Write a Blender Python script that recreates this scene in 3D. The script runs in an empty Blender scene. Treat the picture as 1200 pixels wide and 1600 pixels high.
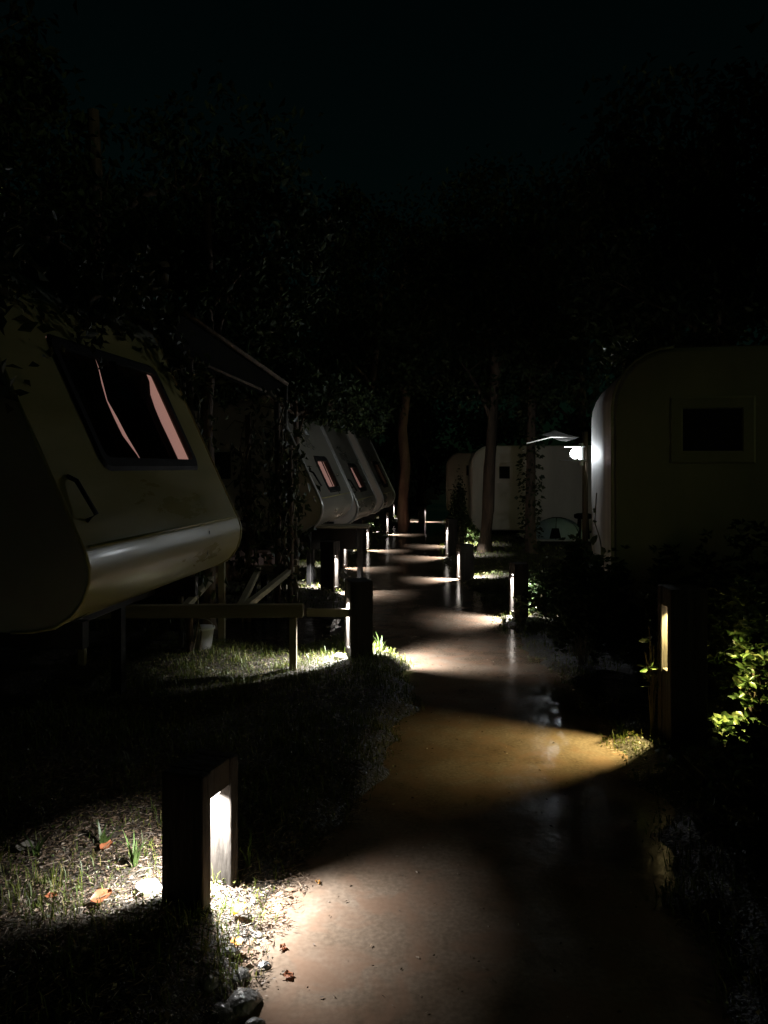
import bpy, math, random
import numpy as np
from mathutils import Vector, Matrix, Euler

S = bpy.context.scene
COL = S.collection
R = math.radians

# ------------------------------------------------------------------ camera, sky, added fill sun, exposure
cam = bpy.data.cameras.new('camera')
cam.sensor_fit = 'HORIZONTAL'; cam.sensor_width = 36; cam.lens = 36
cam.shift_y = -70 / 1200
cam.clip_start = 0.05; cam.clip_end = 600
co = bpy.data.objects.new('camera', cam); COL.objects.link(co)
co.location = (0, 0, 1.6); co.rotation_euler = (R(90), 0, 0)
S.camera = co

FILL_EL, FILL_AZ = 22, 118          # azimuth clockwise from +y: added fill sun behind the camera's right shoulder
w = bpy.data.worlds.new('World'); S.world = w; w.use_nodes = True
nt = w.node_tree
sky = nt.nodes.new('ShaderNodeTexSky'); sky.sky_type = 'NISHITA'; sky.sun_disc = False
sky.sun_elevation = R(FILL_EL); sky.sun_rotation = R(FILL_AZ)
tint = nt.nodes.new('ShaderNodeMix'); tint.data_type = 'RGBA'; tint.blend_type = 'MULTIPLY'
tint.inputs[0].default_value = 1
nt.links.new(sky.outputs[0], tint.inputs[6]); tint.inputs[7].default_value = (0.35, 1.0, 0.62, 1)
bg = nt.nodes['Background']; bg.inputs[1].default_value = 0.0008
nt.links.new(tint.outputs[2], bg.inputs[0])

sun = bpy.data.lights.new('fill_sun', 'SUN'); sun.energy = 0.095; sun.angle = R(12); sun.color = (0.96, 1.0, 0.5)  # added dim fill that brightens the caravan fronts; no real source
so = bpy.data.objects.new('fill_sun', sun); COL.objects.link(so)
md = Vector((math.sin(R(FILL_AZ)) * math.cos(R(FILL_EL)), math.cos(R(FILL_AZ)) * math.cos(R(FILL_EL)), math.sin(R(FILL_EL))))
so.rotation_euler = md.to_track_quat('Z', 'Y').to_euler(); so.location = (0, 0, 12)

vs = S.view_settings
S.display_settings.display_device = 'sRGB'
vs.view_transform = 'Standard'; vs.look = 'None'; vs.exposure = 0; vs.gamma = 1; vs.use_curve_mapping = False
S.render.engine = 'CYCLES'
S.cycles.use_denoising = True
S.cycles.max_bounces = 6; S.cycles.diffuse_bounces = 3; S.cycles.glossy_bounces = 3
S.cycles.transparent_max_bounces = 12; S.cycles.transmission_bounces = 4
S.cycles.sample_clamp_indirect = 3.0
S.cycles.caustics_reflective = False; S.cycles.caustics_refractive = False

random.seed(7)
rng = np.random.default_rng(11)

# ------------------------------------------------------------------ materials
MATS = {}
def mat(name, c1, c2=None, scale=8.0, rough=(0.6, 0.8), bump=0.0, bscale=None, island=0.0, c3=None, spec=0.5,
        stretch=(1, 1, 1), coat=0.0, metal=0.0, detail=6.0, trans=0.0, emit=None, estr=0.0):
    m = bpy.data.materials.new(name); m.use_nodes = True
    n = m.node_tree.nodes; l = m.node_tree.links
    p = n['Principled BSDF']
    tc = n.new('ShaderNodeTexCoord'); mp = n.new('ShaderNodeMapping'); mp.inputs['Scale'].default_value = stretch
    oi = n.new('ShaderNodeObjectInfo'); ad = n.new('ShaderNodeVectorMath'); ad.operation = 'ADD'
    sc_ = n.new('ShaderNodeVectorMath'); sc_.operation = 'SCALE'; sc_.inputs['Scale'].default_value = 13.0
    l.new(oi.outputs['Random'], sc_.inputs[0])
    l.new(tc.outputs['Object'], ad.inputs[0]); l.new(sc_.outputs[0], ad.inputs[1])
    l.new(ad.outputs[0], mp.inputs[0])
    nz = n.new('ShaderNodeTexNoise'); nz.inputs['Scale'].default_value = scale; nz.inputs['Detail'].default_value = detail
    nz.inputs['Roughness'].default_value = 0.62
    l.new(mp.outputs[0], nz.inputs['Vector'])
    rp = n.new('ShaderNodeValToRGB')
    rp.color_ramp.elements[0].position = 0.3; rp.color_ramp.elements[1].position = 0.72
    rp.color_ramp.elements[0].color = (*c1, 1); rp.color_ramp.elements[1].color = (*(c2 or c1), 1)
    if c3:
        e = rp.color_ramp.elements.new(0.9); e.color = (*c3, 1)
    if island:
        g = n.new('ShaderNodeNewGeometry'); mx = n.new('ShaderNodeMix'); mx.data_type = 'FLOAT'
        mx.inputs[0].default_value = island
        l.new(nz.outputs[0], mx.inputs[2]); l.new(g.outputs['Random Per Island'], mx.inputs[3])
        l.new(mx.outputs[0], rp.inputs[0])
    else:
        l.new(nz.outputs[0], rp.inputs[0])
    l.new(rp.outputs[0], p.inputs['Base Color'])
    mr = n.new('ShaderNodeMapRange'); mr.inputs[1].default_value = 0.3; mr.inputs[2].default_value = 0.7
    mr.inputs[3].default_value = rough[0]; mr.inputs[4].default_value = rough[1]
    l.new(nz.outputs[0], mr.inputs[0]); l.new(mr.outputs[0], p.inputs['Roughness'])
    p.inputs['Specular IOR Level'].default_value = spec
    p.inputs['Coat Weight'].default_value = coat; p.inputs['Coat Roughness'].default_value = 0.12
    p.inputs['Metallic'].default_value = metal
    if bump:
        b = n.new('ShaderNodeBump'); b.inputs['Strength'].default_value = bump; b.inputs['Distance'].default_value = 0.02
        n2 = n.new('ShaderNodeTexNoise'); n2.inputs['Scale'].default_value = bscale or scale * 3; n2.inputs['Detail'].default_value = 5
        l.new(mp.outputs[0], n2.inputs['Vector']); l.new(n2.outputs[0], b.inputs['Height']); l.new(b.outputs[0], p.inputs['Normal'])
    if trans:                                           # leaf: light passes through
        t = n.new('ShaderNodeBsdfTranslucent'); l.new(rp.outputs[0], t.inputs[0])
        ms = n.new('ShaderNodeMixShader'); ms.inputs[0].default_value = trans
        l.new(p.outputs[0], ms.inputs[1]); l.new(t.outputs[0], ms.inputs[2])
        l.new(ms.outputs[0], n['Material Output'].inputs[0])
    if emit:
        p.inputs['Emission Color'].default_value = (*emit, 1); p.inputs['Emission Strength'].default_value = estr
    MATS[name] = m
    return m

M_soil = mat('wet soil', (0.016, 0.013, 0.009), (0.06, 0.048, 0.034), 14, (0.35, 0.8), 0.9, 60, c3=(0.11, 0.09, 0.07))
M_grass = mat('grass blades', (0.05, 0.075, 0.010), (0.13, 0.155, 0.025), 3, (0.4, 0.55), island=0.7, spec=.3, c3=(0.24, 0.19, 0.08), trans=0.3)
M_clover = mat('ground cover leaves', (0.045, 0.065, 0.012), (0.13, 0.13, 0.035), 3, (0.35, 0.5), island=0.8, c3=(0.25, 0.2, 0.11), trans=0.2)
M_litter = mat('dead leaf litter', (0.05, 0.03, 0.017), (0.20, 0.135, 0.085), 5, (0.45, 0.75), island=0.85, c3=(0.30, 0.25, 0.20))
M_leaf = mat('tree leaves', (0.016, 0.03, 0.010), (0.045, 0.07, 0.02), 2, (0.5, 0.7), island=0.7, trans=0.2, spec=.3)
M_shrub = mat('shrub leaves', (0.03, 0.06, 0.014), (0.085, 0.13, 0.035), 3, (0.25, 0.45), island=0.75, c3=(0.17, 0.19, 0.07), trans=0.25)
M_vine = mat('vine leaves', (0.018, 0.03, 0.01), (0.06, 0.075, 0.022), 3, (0.4, 0.6), island=0.7, trans=0.25)
M_bark = mat('bark', (0.05, 0.035, 0.024), (0.16, 0.11, 0.075), 9, (0.75, 0.95), 1.0, 22, stretch=(1, 1, 0.22))
M_stem = mat('stem', (0.06, 0.05, 0.03), (0.14, 0.11, 0.06), 12, (0.6, 0.8))
M_post = mat('weathered sleeper wood', (0.012, 0.010, 0.008), (0.045, 0.038, 0.032), 10, (0.7, 0.9), 0.7, 30, stretch=(1, 1, 0.16), c3=(0.085, 0.075, 0.065), spec=.25)
M_lens = mat('lamp lens', (0.8, 0.8, 0.8), emit=(1, 0.95, 0.9), estr=6.0)
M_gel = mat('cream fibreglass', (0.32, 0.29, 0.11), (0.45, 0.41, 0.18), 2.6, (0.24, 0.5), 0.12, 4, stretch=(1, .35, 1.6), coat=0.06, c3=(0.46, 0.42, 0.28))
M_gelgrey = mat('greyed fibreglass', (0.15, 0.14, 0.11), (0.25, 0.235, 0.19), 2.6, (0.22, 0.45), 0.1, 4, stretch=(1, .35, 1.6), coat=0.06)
M_side = mat('dull fibreglass side', (0.26, 0.25, 0.19), (0.40, 0.38, 0.31), 1.6, (0.45, 0.6), 0.05, 6)
M_white = mat('stained white panel', (0.58, 0.51, 0.44), (0.82, 0.75, 0.67), 1.5, (0.4, 0.6), 0.05, 8, stretch=(1, 1, 0.25))  # pinkish tint puts warm bollard light into the wall colour
M_olive = mat('faded olive panel', (0.16, 0.175, 0.10), (0.26, 0.275, 0.17), 1.5, (0.5, 0.7), 0.06, 8, stretch=(1, 1, 0.3))
M_dimend = mat('dimmed end panel', (0.24, 0.235, 0.22), (0.44, 0.43, 0.41), 2.5, (0.5, 0.7), 0.06, 8, stretch=(1, 3, 0.12))  # panel colour darkened to hold down the globe's light on the end
M_trim = mat('aluminium trim', (0.42, 0.41, 0.38), (0.6, 0.59, 0.56), 6, (0.3, 0.5), metal=0.6)
M_rub = mat('black rubber', (0.006, 0.006, 0.006), (0.012, 0.012, 0.011), 9, (0.6, 0.8), spec=.2)
M_curtain = mat('dark curtain', (0.006, 0.005, 0.004), (0.014, 0.01, 0.008), 5, (0.85, 0.95), 0.3, 40)
M_pink = mat('lit pink blind', (0.45, 0.3, 0.26), (0.5, 0.34, 0.3), 3, (0.8, 0.9), emit=(0.60, 0.33, 0.28), estr=0.62)
M_dull = mat('unlit interior', (0.02, 0.018, 0.015), (0.04, 0.035, 0.03), 4, (0.8, 0.9))
M_steel = mat('galvanised steel', (0.2, 0.19, 0.17), (0.34, 0.33, 0.3), 12, (0.4, 0.6), metal=0.5)
M_dark = mat('dark painted steel', (0.008, 0.008, 0.008), (0.02, 0.019, 0.018), 10, (0.6, 0.8), spec=.2)
M_timber = mat('pale sawn timber', (0.2, 0.17, 0.11), (0.34, 0.3, 0.2), 6, (0.6, 0.8), 0.4, 18, stretch=(0.15, 1, 1))
M_board = mat('red brown deck board', (0.17, 0.1, 0.075), (0.3, 0.19, 0.15), 7, (0.6, 0.85), 0.4, 20, stretch=(0.3, 1, 1))
M_deck = mat('grey deck board', (0.36, 0.35, 0.33), (0.52, 0.5, 0.47), 7, (0.5, 0.75), 0.4, 20, stretch=(1, 0.2, 1))
M_concrete = mat('concrete', (0.14, 0.13, 0.12), (0.26, 0.24, 0.22), 9, (0.75, 0.9), 0.4, 40)
M_lump = mat('pale lump', (0.5, 0.5, 0.48), (0.74, 0.74, 0.72), 9, (0.4, 0.6), 0.4, 30)
M_wetstone = mat('wet dark stone', (0.05, 0.05, 0.05), (0.22, 0.21, 0.2), 12, (0.08, 0.3), 0.7, 35)
M_orange = mat('fallen orange leaf', (0.36, 0.12, 0.008), (0.5, 0.22, 0.02), 14, (0.4, 0.6), trans=0.2)
M_russet = mat('fallen russet leaf', (0.2, 0.06, 0.025), (0.34, 0.12, 0.05), 16, (0.4, 0.6), trans=0.15)
M_paleleaf = mat('fallen pale leaf', (0.4, 0.36, 0.3), (0.55, 0.52, 0.47), 16, (0.4, 0.6), trans=0.15)
M_globe = mat('lamp globe', (0.9, 0.9, 0.9), emit=(0.9, 0.96, 1.0), estr=14.0)
M_lampw = mat('white lamp plate', (0.75, 0.75, 0.75), (0.8, 0.8, 0.8), 5, (0.4, 0.5))
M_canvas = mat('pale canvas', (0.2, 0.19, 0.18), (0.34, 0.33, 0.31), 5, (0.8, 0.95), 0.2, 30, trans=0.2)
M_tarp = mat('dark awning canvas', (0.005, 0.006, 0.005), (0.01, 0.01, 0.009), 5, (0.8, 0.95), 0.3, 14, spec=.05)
M_green = mat('green dome cloth', (0.22, 0.32, 0.28), (0.36, 0.46, 0.42), 4, (0.5, 0.7), 0.2, 20)
M_bucket = mat('white plastic', (0.6, 0.6, 0.58), (0.7, 0.7, 0.68), 5, (0.35, 0.5))

def water_mat(name, base1, base2, r0, r1, bump, bs):
    m = mat(name, base1, base2, 2.6, (r0, r1), bump, bs, detail=9)
    return m
M_path = water_mat('wet muddy path', (0.11, 0.075, 0.05), (0.22, 0.17, 0.13), 0.10, 0.26, 0.07, 26)
M_puddle = water_mat('dark puddle', (0.01, 0.01, 0.009), (0.025, 0.022, 0.018), 0.05, 0.16, 0.55, 9)
# a finer second colour layer on the path: grit and patches of red earth
def path_layers(m):
    n = m.node_tree.nodes; l = m.node_tree.links; p = n['Principled BSDF']
    src = p.inputs['Base Color'].links[0].from_socket
    tc = n.new('ShaderNodeTexCoord')
    a = n.new('ShaderNodeTexNoise'); a.inputs['Scale'].default_value = 55; a.inputs['Detail'].default_value = 8
    b = n.new('ShaderNodeTexNoise'); b.inputs['Scale'].default_value = 5.5; b.inputs['Detail'].default_value = 7; b.inputs['Distortion'].default_value = 0.8
    l.new(tc.outputs['Object'], a.inputs[0]); l.new(tc.outputs['Object'], b.inputs[0])
    ra = n.new('ShaderNodeMapRange'); ra.inputs[1].default_value = 0.35; ra.inputs[2].default_value = 0.7; ra.inputs[3].default_value = 0.78; ra.inputs[4].default_value = 1.12
    l.new(a.outputs[0], ra.inputs[0])
    v = n.new('ShaderNodeVectorMath'); v.operation = 'SCALE'; l.new(src, v.inputs[0]); l.new(ra.outputs[0], v.inputs['Scale'])
    rb = n.new('ShaderNodeMapRange'); rb.inputs[1].default_value = 0.46; rb.inputs[2].default_value = 0.62; rb.inputs[3].default_value = 0; rb.inputs[4].default_value = 0.7
    l.new(b.outputs[0], rb.inputs[0])
    mx = n.new('ShaderNodeMix'); mx.data_type = 'RGBA'
    l.new(rb.outputs[0], mx.inputs[0]); l.new(v.outputs[0], mx.inputs[6]); mx.inputs[7].default_value = (0.175, 0.11, 0.075, 1)
    l.new(mx.outputs[2], p.inputs['Base Color'])
path_layers(M_path)
M_path.node_tree.nodes['Principled BSDF'].inputs['Specular IOR Level'].default_value = 0.2

def glass_mat():
    m = bpy.data.materials.new('window glass'); m.use_nodes = True
    n = m.node_tree.nodes; l = m.node_tree.links
    n.remove(n['Principled BSDF'])
    t = n.new('ShaderNodeBsdfTransparent'); t.inputs[0].default_value = (0.85, 0.82, 0.8, 1)
    g = n.new('ShaderNodeBsdfGlossy'); g.inputs['Roughness'].default_value = 0.04
    f = n.new('ShaderNodeFresnel'); f.inputs[0].default_value = 1.45
    s = n.new('ShaderNodeMixShader'); l.new(f.outputs[0], s.inputs[0]); l.new(t.outputs[0], s.inputs[1]); l.new(g.outputs[0], s.inputs[2])
    l.new(s.outputs[0], n['Material Output'].inputs[0])
    return m
M_glass = glass_mat()

# ------------------------------------------------------------------ builders
class MB:
    def __init__(s): s.v = []; s.f = []
    def add(s, vs_, fs):
        o = len(s.v); s.v += [tuple(p) for p in vs_]; s.f += [tuple(i + o for i in f) for f in fs]; return s
    def box(s, c, d, rot=None, taper=1.0):
        x, y, z = d[0] / 2, d[1] / 2, d[2] / 2
        P = [(-x, -y, -z), (x, -y, -z), (x, y, -z), (-x, y, -z), (-x * taper, -y * taper, z), (x * taper, -y * taper, z), (x * taper, y * taper, z), (-x * taper, y * taper, z)]
        if rot is not None: P = [rot @ Vector(p) for p in P]
        P = [(p[0] + c[0], p[1] + c[1], p[2] + c[2]) for p in P]
        return s.add(P, [(0, 3, 2, 1), (4, 5, 6, 7), (0, 1, 5, 4), (1, 2, 6, 5), (2, 3, 7, 6), (3, 0, 4, 7)])
    def beam(s, a, b, wd, ht, up=(0, 0, 1)):
        a, b = Vector(a), Vector(b); d = (b - a); L = d.length; d.normalize()
        sd = d.cross(Vector(up)).normalized(); u = sd.cross(d)
        rot = Matrix((d, sd, u)).transposed()
        return s.box((a + b) / 2, (L, wd, ht), rot)
    def tube(s, pts, rad, n=8, cap=True):
        pts = [Vector(p) for p in pts]
        if not hasattr(rad, '__len__'): rad = [rad] * len(pts)
        o = len(s.v); ref = Vector((0.13, 0.21, 0.97))
        for i, p in enumerate(pts):
            d = (pts[min(i + 1, len(pts) - 1)] - pts[max(i - 1, 0)]).normalized()
            a = d.cross(ref)
            if a.length < 0.2: a = d.cross(Vector((1, 0, 0)))
            a.normalize(); b = d.cross(a)
            for k in range(n):
                t = 2 * math.pi * k / n
                s.v.append(tuple(p + (a * math.cos(t) + b * math.sin(t)) * rad[i]))
        for i in range(len(pts) - 1):
            for k in range(n):
                k2 = (k + 1) % n
                s.f.append((o + i * n + k, o + i * n + k2, o + (i + 1) * n + k2, o + (i + 1) * n + k))
        if cap:
            s.f.append(tuple(o + k for k in range(n))[::-1]); s.f.append(tuple(o + (len(pts) - 1) * n + k for k in range(n)))
        return s
    def strip(s, prof, y0, y1):                          # open profile in xz swept along y
        n = len(prof)
        return s.add([(x, y0, z) for x, z in prof] + [(x, y1, z) for x, z in prof], [(i, i + 1, n + i + 1, n + i) for i in range(n - 1)])
    def poly(s, pts): return s.add(pts, [tuple(range(len(pts)))])
    def prism(s, prof, y0, y1):                          # closed profile in xz swept along y
        n = len(prof); s.strip(prof + prof[:1], y0, y1)
        s.poly([(x, y0, z) for x, z in prof]); return s.poly([(x, y1, z) for x, z in prof][::-1])
    def build(s, name, m, parent=None, smooth=False, bevel=0.0):
        me = bpy.data.meshes.new(name); me.from_pydata(s.v, [], s.f); me.materials.append(m); me.update()
        if smooth: me.polygons.foreach_set('use_smooth', [True] * len(me.polygons))
        o = bpy.data.objects.new(name, me); COL.objects.link(o)
        if parent: o.parent = parent
        if bevel:
            b = o.modifiers.new('bevel', 'BEVEL'); b.width = bevel; b.segments = 2; b.limit_method = 'ANGLE'; b.angle_limit = R(40)
        return o

def np_mesh(name, verts, faces, m, parent=None, smooth=False):
    """verts (N,3), faces (F,k) numpy"""
    me = bpy.data.meshes.new(name); k = faces.shape[1]; F = len(faces)
    me.vertices.add(len(verts)); me.vertices.foreach_set('co', verts.astype(np.float32).ravel())
    me.loops.add(F * k); me.loops.foreach_set('vertex_index', faces.astype(np.int32).ravel())
    me.polygons.add(F); me.polygons.foreach_set('loop_start', np.arange(0, F * k, k, dtype=np.int32))
    me.update(calc_edges=True); me.materials.append(m)
    if smooth: me.polygons.foreach_set('use_smooth', np.ones(F, dtype=bool))
    o = bpy.data.objects.new(name, me); COL.objects.link(o)
    if parent: o.parent = parent
    return o

def tag(o, label=None, cat=None, group=None, kind=None):
    for k, v in (('label', label), ('category', cat), ('group', group), ('kind', kind)):
        if v: o[k] = v
    return o
def thing(name, label, cat, loc=(0, 0, 0), rz=0.0, group=None):
    o = bpy.data.objects.new(name, None); o.empty_display_size = 0.1; COL.objects.link(o)
    o.location = loc; o.rotation_euler = (0, 0, rz)
    return tag(o, label, cat, group)
def copy_tree(o, parent=None):
    c = o.copy(); COL.objects.link(c); c.parent = parent
    for ch in [x for x in bpy.data.objects if x.parent == o]: copy_tree(ch, c)
    return c

def leaf_cloud(P, size, aspect=0.45, tilt=None, fold=0.18, jitter=0.35, aim=None, detail=False):
    """leaf-shaped faces at points P -> verts, faces. aim: (N,3) preferred leaf directions"""
    N = len(P)
    d = rng.normal(size=(N, 3))
    if aim is not None: d = aim + d * jitter
    d /= np.linalg.norm(d, axis=1, keepdims=True) + 1e-9
    r = rng.normal(size=(N, 3)); r[:, 2] += 0.8
    sd = np.cross(d, r); sd /= np.linalg.norm(sd, axis=1, keepdims=True) + 1e-9
    up = np.cross(sd, d)
    L = (size * rng.uniform(0.65, 1.3, N))[:, None] if np.isscalar(size) else (size * rng.uniform(0.75, 1.2, N))[:, None]
    W = L * aspect * rng.uniform(0.8, 1.2, (N, 1)) / 2
    if not detail:
        v = np.stack([P, P + d * L * 0.45 + sd * W + up * L * fold, P + d * L, P + d * L * 0.45 - sd * W + up * L * fold], 1)
        b = np.arange(N)[:, None] * 4
        f = np.concatenate([b + np.array([[0, 1, 2]]), b + np.array([[0, 2, 3]])])
        return v.reshape(-1, 3), f
    z = -up * L * 0.12
    v = np.stack([P, P + d * L * 0.3 + sd * W * 0.8 + up * L * fold * .6, P + d * L * 0.65 + sd * W + up * L * fold * .6 + z * .3, P + d * L + z,
                  P + d * L * 0.65 - sd * W + up * L * fold * .6 + z * .3, P + d * L * 0.3 - sd * W * 0.8 + up * L * fold * .6, P + d * L * 0.5], 1)
    b = np.arange(N)[:, None] * 7
    f = np.concatenate([b + np.array([t]) for t in ([0, 1, 6], [1, 2, 6], [2, 3, 6], [3, 4, 6], [4, 5, 6], [5, 0, 6])])
    return v.reshape(-1, 3), f

# ------------------------------------------------------------------ the ground and the path
LY = np.array([-30, -3, 1.2, 2.2, 2.87, 3.6, 4.3, 5.0, 5.6, 6.3, 6.9, 8.2, 9.8, 12, 14.8, 18, 23, 30, 60])
LX = np.array([-1.2, -.9, -.52, -.41, -.36, -.08, .10, .19, .23, .17, .02, -.22, -.42, -.45, -.2, .15, .62, 1.5, 5.0])
RY = np.array([-30, -3, 1.2, 2.2, 3.2, 4.3, 5.0, 5.6, 7.5, 9, 10.7, 13, 18, 23, 30, 60])
RX = np.array([1.3, 1.0, .8, .95, 1.15, 1.3, 1.3, 1.25, 1.16, 1.08, 1.0, .95, 1.2, 1.75, 2.9, 7.0])
def wob(y, s): return .035 * np.sin(y * 5.1 + s) + .025 * np.sin(y * 11.3 + 2.1 * s) + .015 * np.sin(y * 23.7 + s * 3.3)
def ledge(y): return np.interp(y, LY, LX) + wob(y, 0.4)
def redge(y): return np.interp(y, RY, RX) + wob(y, 2.2)
_ph = np.random.default_rng(3).uniform(0, 6.28, (14, 3))
_kk = np.random.default_rng(4).normal(size=(14, 2))
def bumps(x, y):
    z = 0
    for i in range(14):
        f = [0.6, 0.9, 1.4, 2, 3, 4, 5.5, 7, 9, 12, 15, 19, 23, 28][i]
        z = z + 0.022 / f ** 0.75 * np.sin(f * (_kk[i, 0] * x + _kk[i, 1] * y) + _ph[i, 0])
    return z
PUDDLES = [(-1.05, 7.6, .75, .95), (1.74, 5.5, .36, .45)]
def gz(x, y):
    x = np.asarray(x, float); y = np.asarray(y, float)
    d = np.maximum(ledge(y) - x, x - redge(y))
    t = np.clip((d + .12) / .42, 0, 1); t = t * t * (3 - 2 * t)
    z = -0.05 + 0.115 * t + bumps(x, y) * np.clip(d * 3 + .4, 0.1, 1)
    for (px, py, rx, ry) in PUDDLES:
        q = ((x - px) / rx) ** 2 + ((y - py) / ry) ** 2
        z = z - 0.10 * np.exp(-q * 1.3)
    return z
def gzf(x, y): return float(gz(x, y))

def spaced(a, b, step, lo, hi, grow=1.22):
    c = list(np.arange(a, b + 1e-6, step)); s_ = step
    while c[0] > lo: s_ *= grow; c.insert(0, c[0] - s_)
    s_ = step
    while c[-1] < hi: s_ *= grow; c.append(c[-1] + s_)
    return np.array(c)
gx = spaced(-2.6, 2.8, .05, -160, 160); gy = spaced(1.6, 9.5, .05, -60, 300)
X, Y = np.meshgrid(gx, gy); Z = gz(X, Y)
nx, ny = len(gx), len(gy)
i0 = (np.arange(ny - 1)[:, None] * nx + np.arange(nx - 1)[None]).ravel()
ground = np_mesh('ground', np.stack([X.ravel(), Y.ravel(), Z.ravel()], 1), np.stack([i0, i0 + 1, i0 + nx + 1, i0 + nx], 1), M_soil, smooth=True)
tag(ground, 'dark wet soil under grass and leaf litter', kind='structure')

py_ = np.concatenate([np.arange(-4, 12, .12), np.arange(12, 60, .5)])
A = np.stack([ledge(py_) - .16, py_, np.zeros_like(py_)], 1); B = np.stack([redge(py_) + .16, py_, np.zeros_like(py_)], 1)
T = np.linspace(0, 1, 9)
V = (A[:, None] * (1 - T)[None, :, None] + B[:, None] * T[None, :, None]).reshape(-1, 3)
j0 = (np.arange(len(py_) - 1)[:, None] * 9 + np.arange(8)[None]).ravel()
path = np_mesh('path', V, np.stack([j0, j0 + 1, j0 + 10, j0 + 9], 1), M_path, smooth=True)
tag(path, 'wet brown muddy path winding between the bollards', kind='structure')
for k, (px, py, rx, ry) in enumerate(PUDDLES):
    m = MB(); n = 28
    m.poly([(px + rx * 1.05 * (1 + .12 * math.sin(3 * t + k)) * math.cos(t), py + ry * 1.05 * (1 + .1 * math.sin(4 * t + 1)) * math.sin(t), .012) for t in [2 * math.pi * i / n for i in range(n)]])
    tag(m.build('puddle', M_puddle), ['dark puddle beside the timber platform frame', 'dark puddle behind the tall bollard right of the path'][k], kind='structure')

# ------------------------------------------------------------------ lit bollards
def bollard(x, y, H, zs, zt, a, power, label, wd=.185, gap=.10, t=.055, col=(1, .99, .97), ll=.05, spread=138):
    z0 = gzf(x, y) - .03
    b = thing('bollard_light', label, 'bollard', (x, y, z0), R(a), 'lit wooden bollards along the path')
    z1 = .03
    for s_ in (-1, 1):
        m = MB(); m.box((0, s_ * (gap / 2 + t / 2), (H + z1) / 2 - .05), (wd, t, H + z1 + .1))
        m.build('side_board', M_post, b, bevel=.007)
    MB().box((0, 0, (zt + H) / 2 + z1), (wd - .012, gap - .002, H - zt)).build('cap_block', M_post, b, bevel=.004)
    MB().box((0, 0, (zs + z1) / 2 - .05), (wd - .012, gap - .002, zs + z1 + .1)).build('sill_block', M_post, b, bevel=.004)
    MB().box((0, 0, zt + z1 - .006), (.13, .05, .011)).build('lamp_lens', M_lens, b)
    L = bpy.data.lights.new('bollard_lamp', 'AREA'); L.shape = 'RECTANGLE'; L.size = ll; L.size_y = .04; L.spread = R(spread)
    L.energy = power * 7; L.color = col
    lo = bpy.data.objects.new('bollard_lamp', L); COL.objects.link(lo); lo.parent = b; lo.location = (0, 0, zt + z1 - .016)
    return b
bollard(-.667, 2.80, .47, -.035, .37, -19, 6.3, 'large bollard closest to the camera beside orange fallen leaf', wd=.17, gap=.135, ll=.06, spread=141)
bollard(-.205, 6.2, .60, .06, .45, 17, 19, 'bollard at the grass bank corner by the timber platform frame', spread=150)
bollard(-.69, 9.85, .62, .04, .44, -20, 9, 'bollard in front of the pale shelf board, with bright strip on its far side')
bollard(-.70, 12.2, .58, .04, .42, -18, 5, 'bollard mostly hidden behind another one under the second cream caravan')
bollard(-.395, 14.8, .5, .04, .40, -20, 9, 'short bollard at path edge in front of the third cream caravan')
bollard(.0, 18.3, .5, .04, .40, -20, 9, 'small far bollard beside lit green grass left of the path')
bollard(.22, 23.5, .5, .04, .40, -20, 5, 'tiny bollard left of the reddish tree trunk')
bollard(1.70, 4.38, .87, .40, .76, 2, 6.8, 'tallest bollard standing before a yellow-green lit shrub', wd=.21, gap=.085, ll=.025, col=(1, .82, .34))
bollard(1.42, 8.1, .56, .05, .44, 8, 9, 'bollard half hidden in the low dark bush right of the path', wd=.15)
bollard(1.16, 11.0, .5, .04, .40, 12, 13, 'bollard right of path casting a streak reflection on wet mud', wd=.2)
bollard(1.19, 13.6, .66, .04, .5, 12, 8, 'slim dark bollard at the foot of the pointed bush', wd=.16)
bollard(1.52, 15.6, .62, .04, .45, 14, 11, 'bollard lighting the small leafy plant behind the pointed bush', wd=.16)
bollard(1.12, 22.5, .5, .04, .42, -12, 9, 'farthest bollard at the end of the path')

# ------------------------------------------------------------------ cream caravans on the left
PROF = [(-4.6, .90), (-.36, .88), (-.26, .885), (-.16, .905), (-.085, .95), (-.03, 1.02), (-.004, 1.10), (0, 1.17), (-.02, 1.235)]
FR0, FR1 = (-.02, 1.235), (-.60, 2.47)
TOP = [(-.60, 2.47), (-.65, 2.555), (-.74, 2.62), (-.87, 2.66), (-1.05, 2.68), (-4.3, 2.70), (-4.5, 2.64), (-4.6, 2.5)]
W_ = 2.2
def on_front(v, off=0.0):
    z = v; t = (z - FR0[1]) / (FR1[1] - FR0[1]); x = FR0[0] + t * (FR1[0] - FR0[0])
    nrm = Vector((FR1[1] - FR0[1], 0, FR0[0] - FR1[0])).normalized()
    return x + nrm.x * off, z + nrm.z * off
def rounded_rect(u0, u1, v0, v1, r, n=5):
    out = []
    for cx, cy, a0 in ((u1 - r, v1 - r, 0), (u0 + r, v1 - r, 90), (u0 + r, v0 + r, 180), (u1 - r, v0 + r, 270)):
        for i in range(n + 1):
            a = R(a0 + 90 * i / n); out.append((cx + r * math.cos(a), cy + r * math.sin(a)))
    return out
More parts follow.
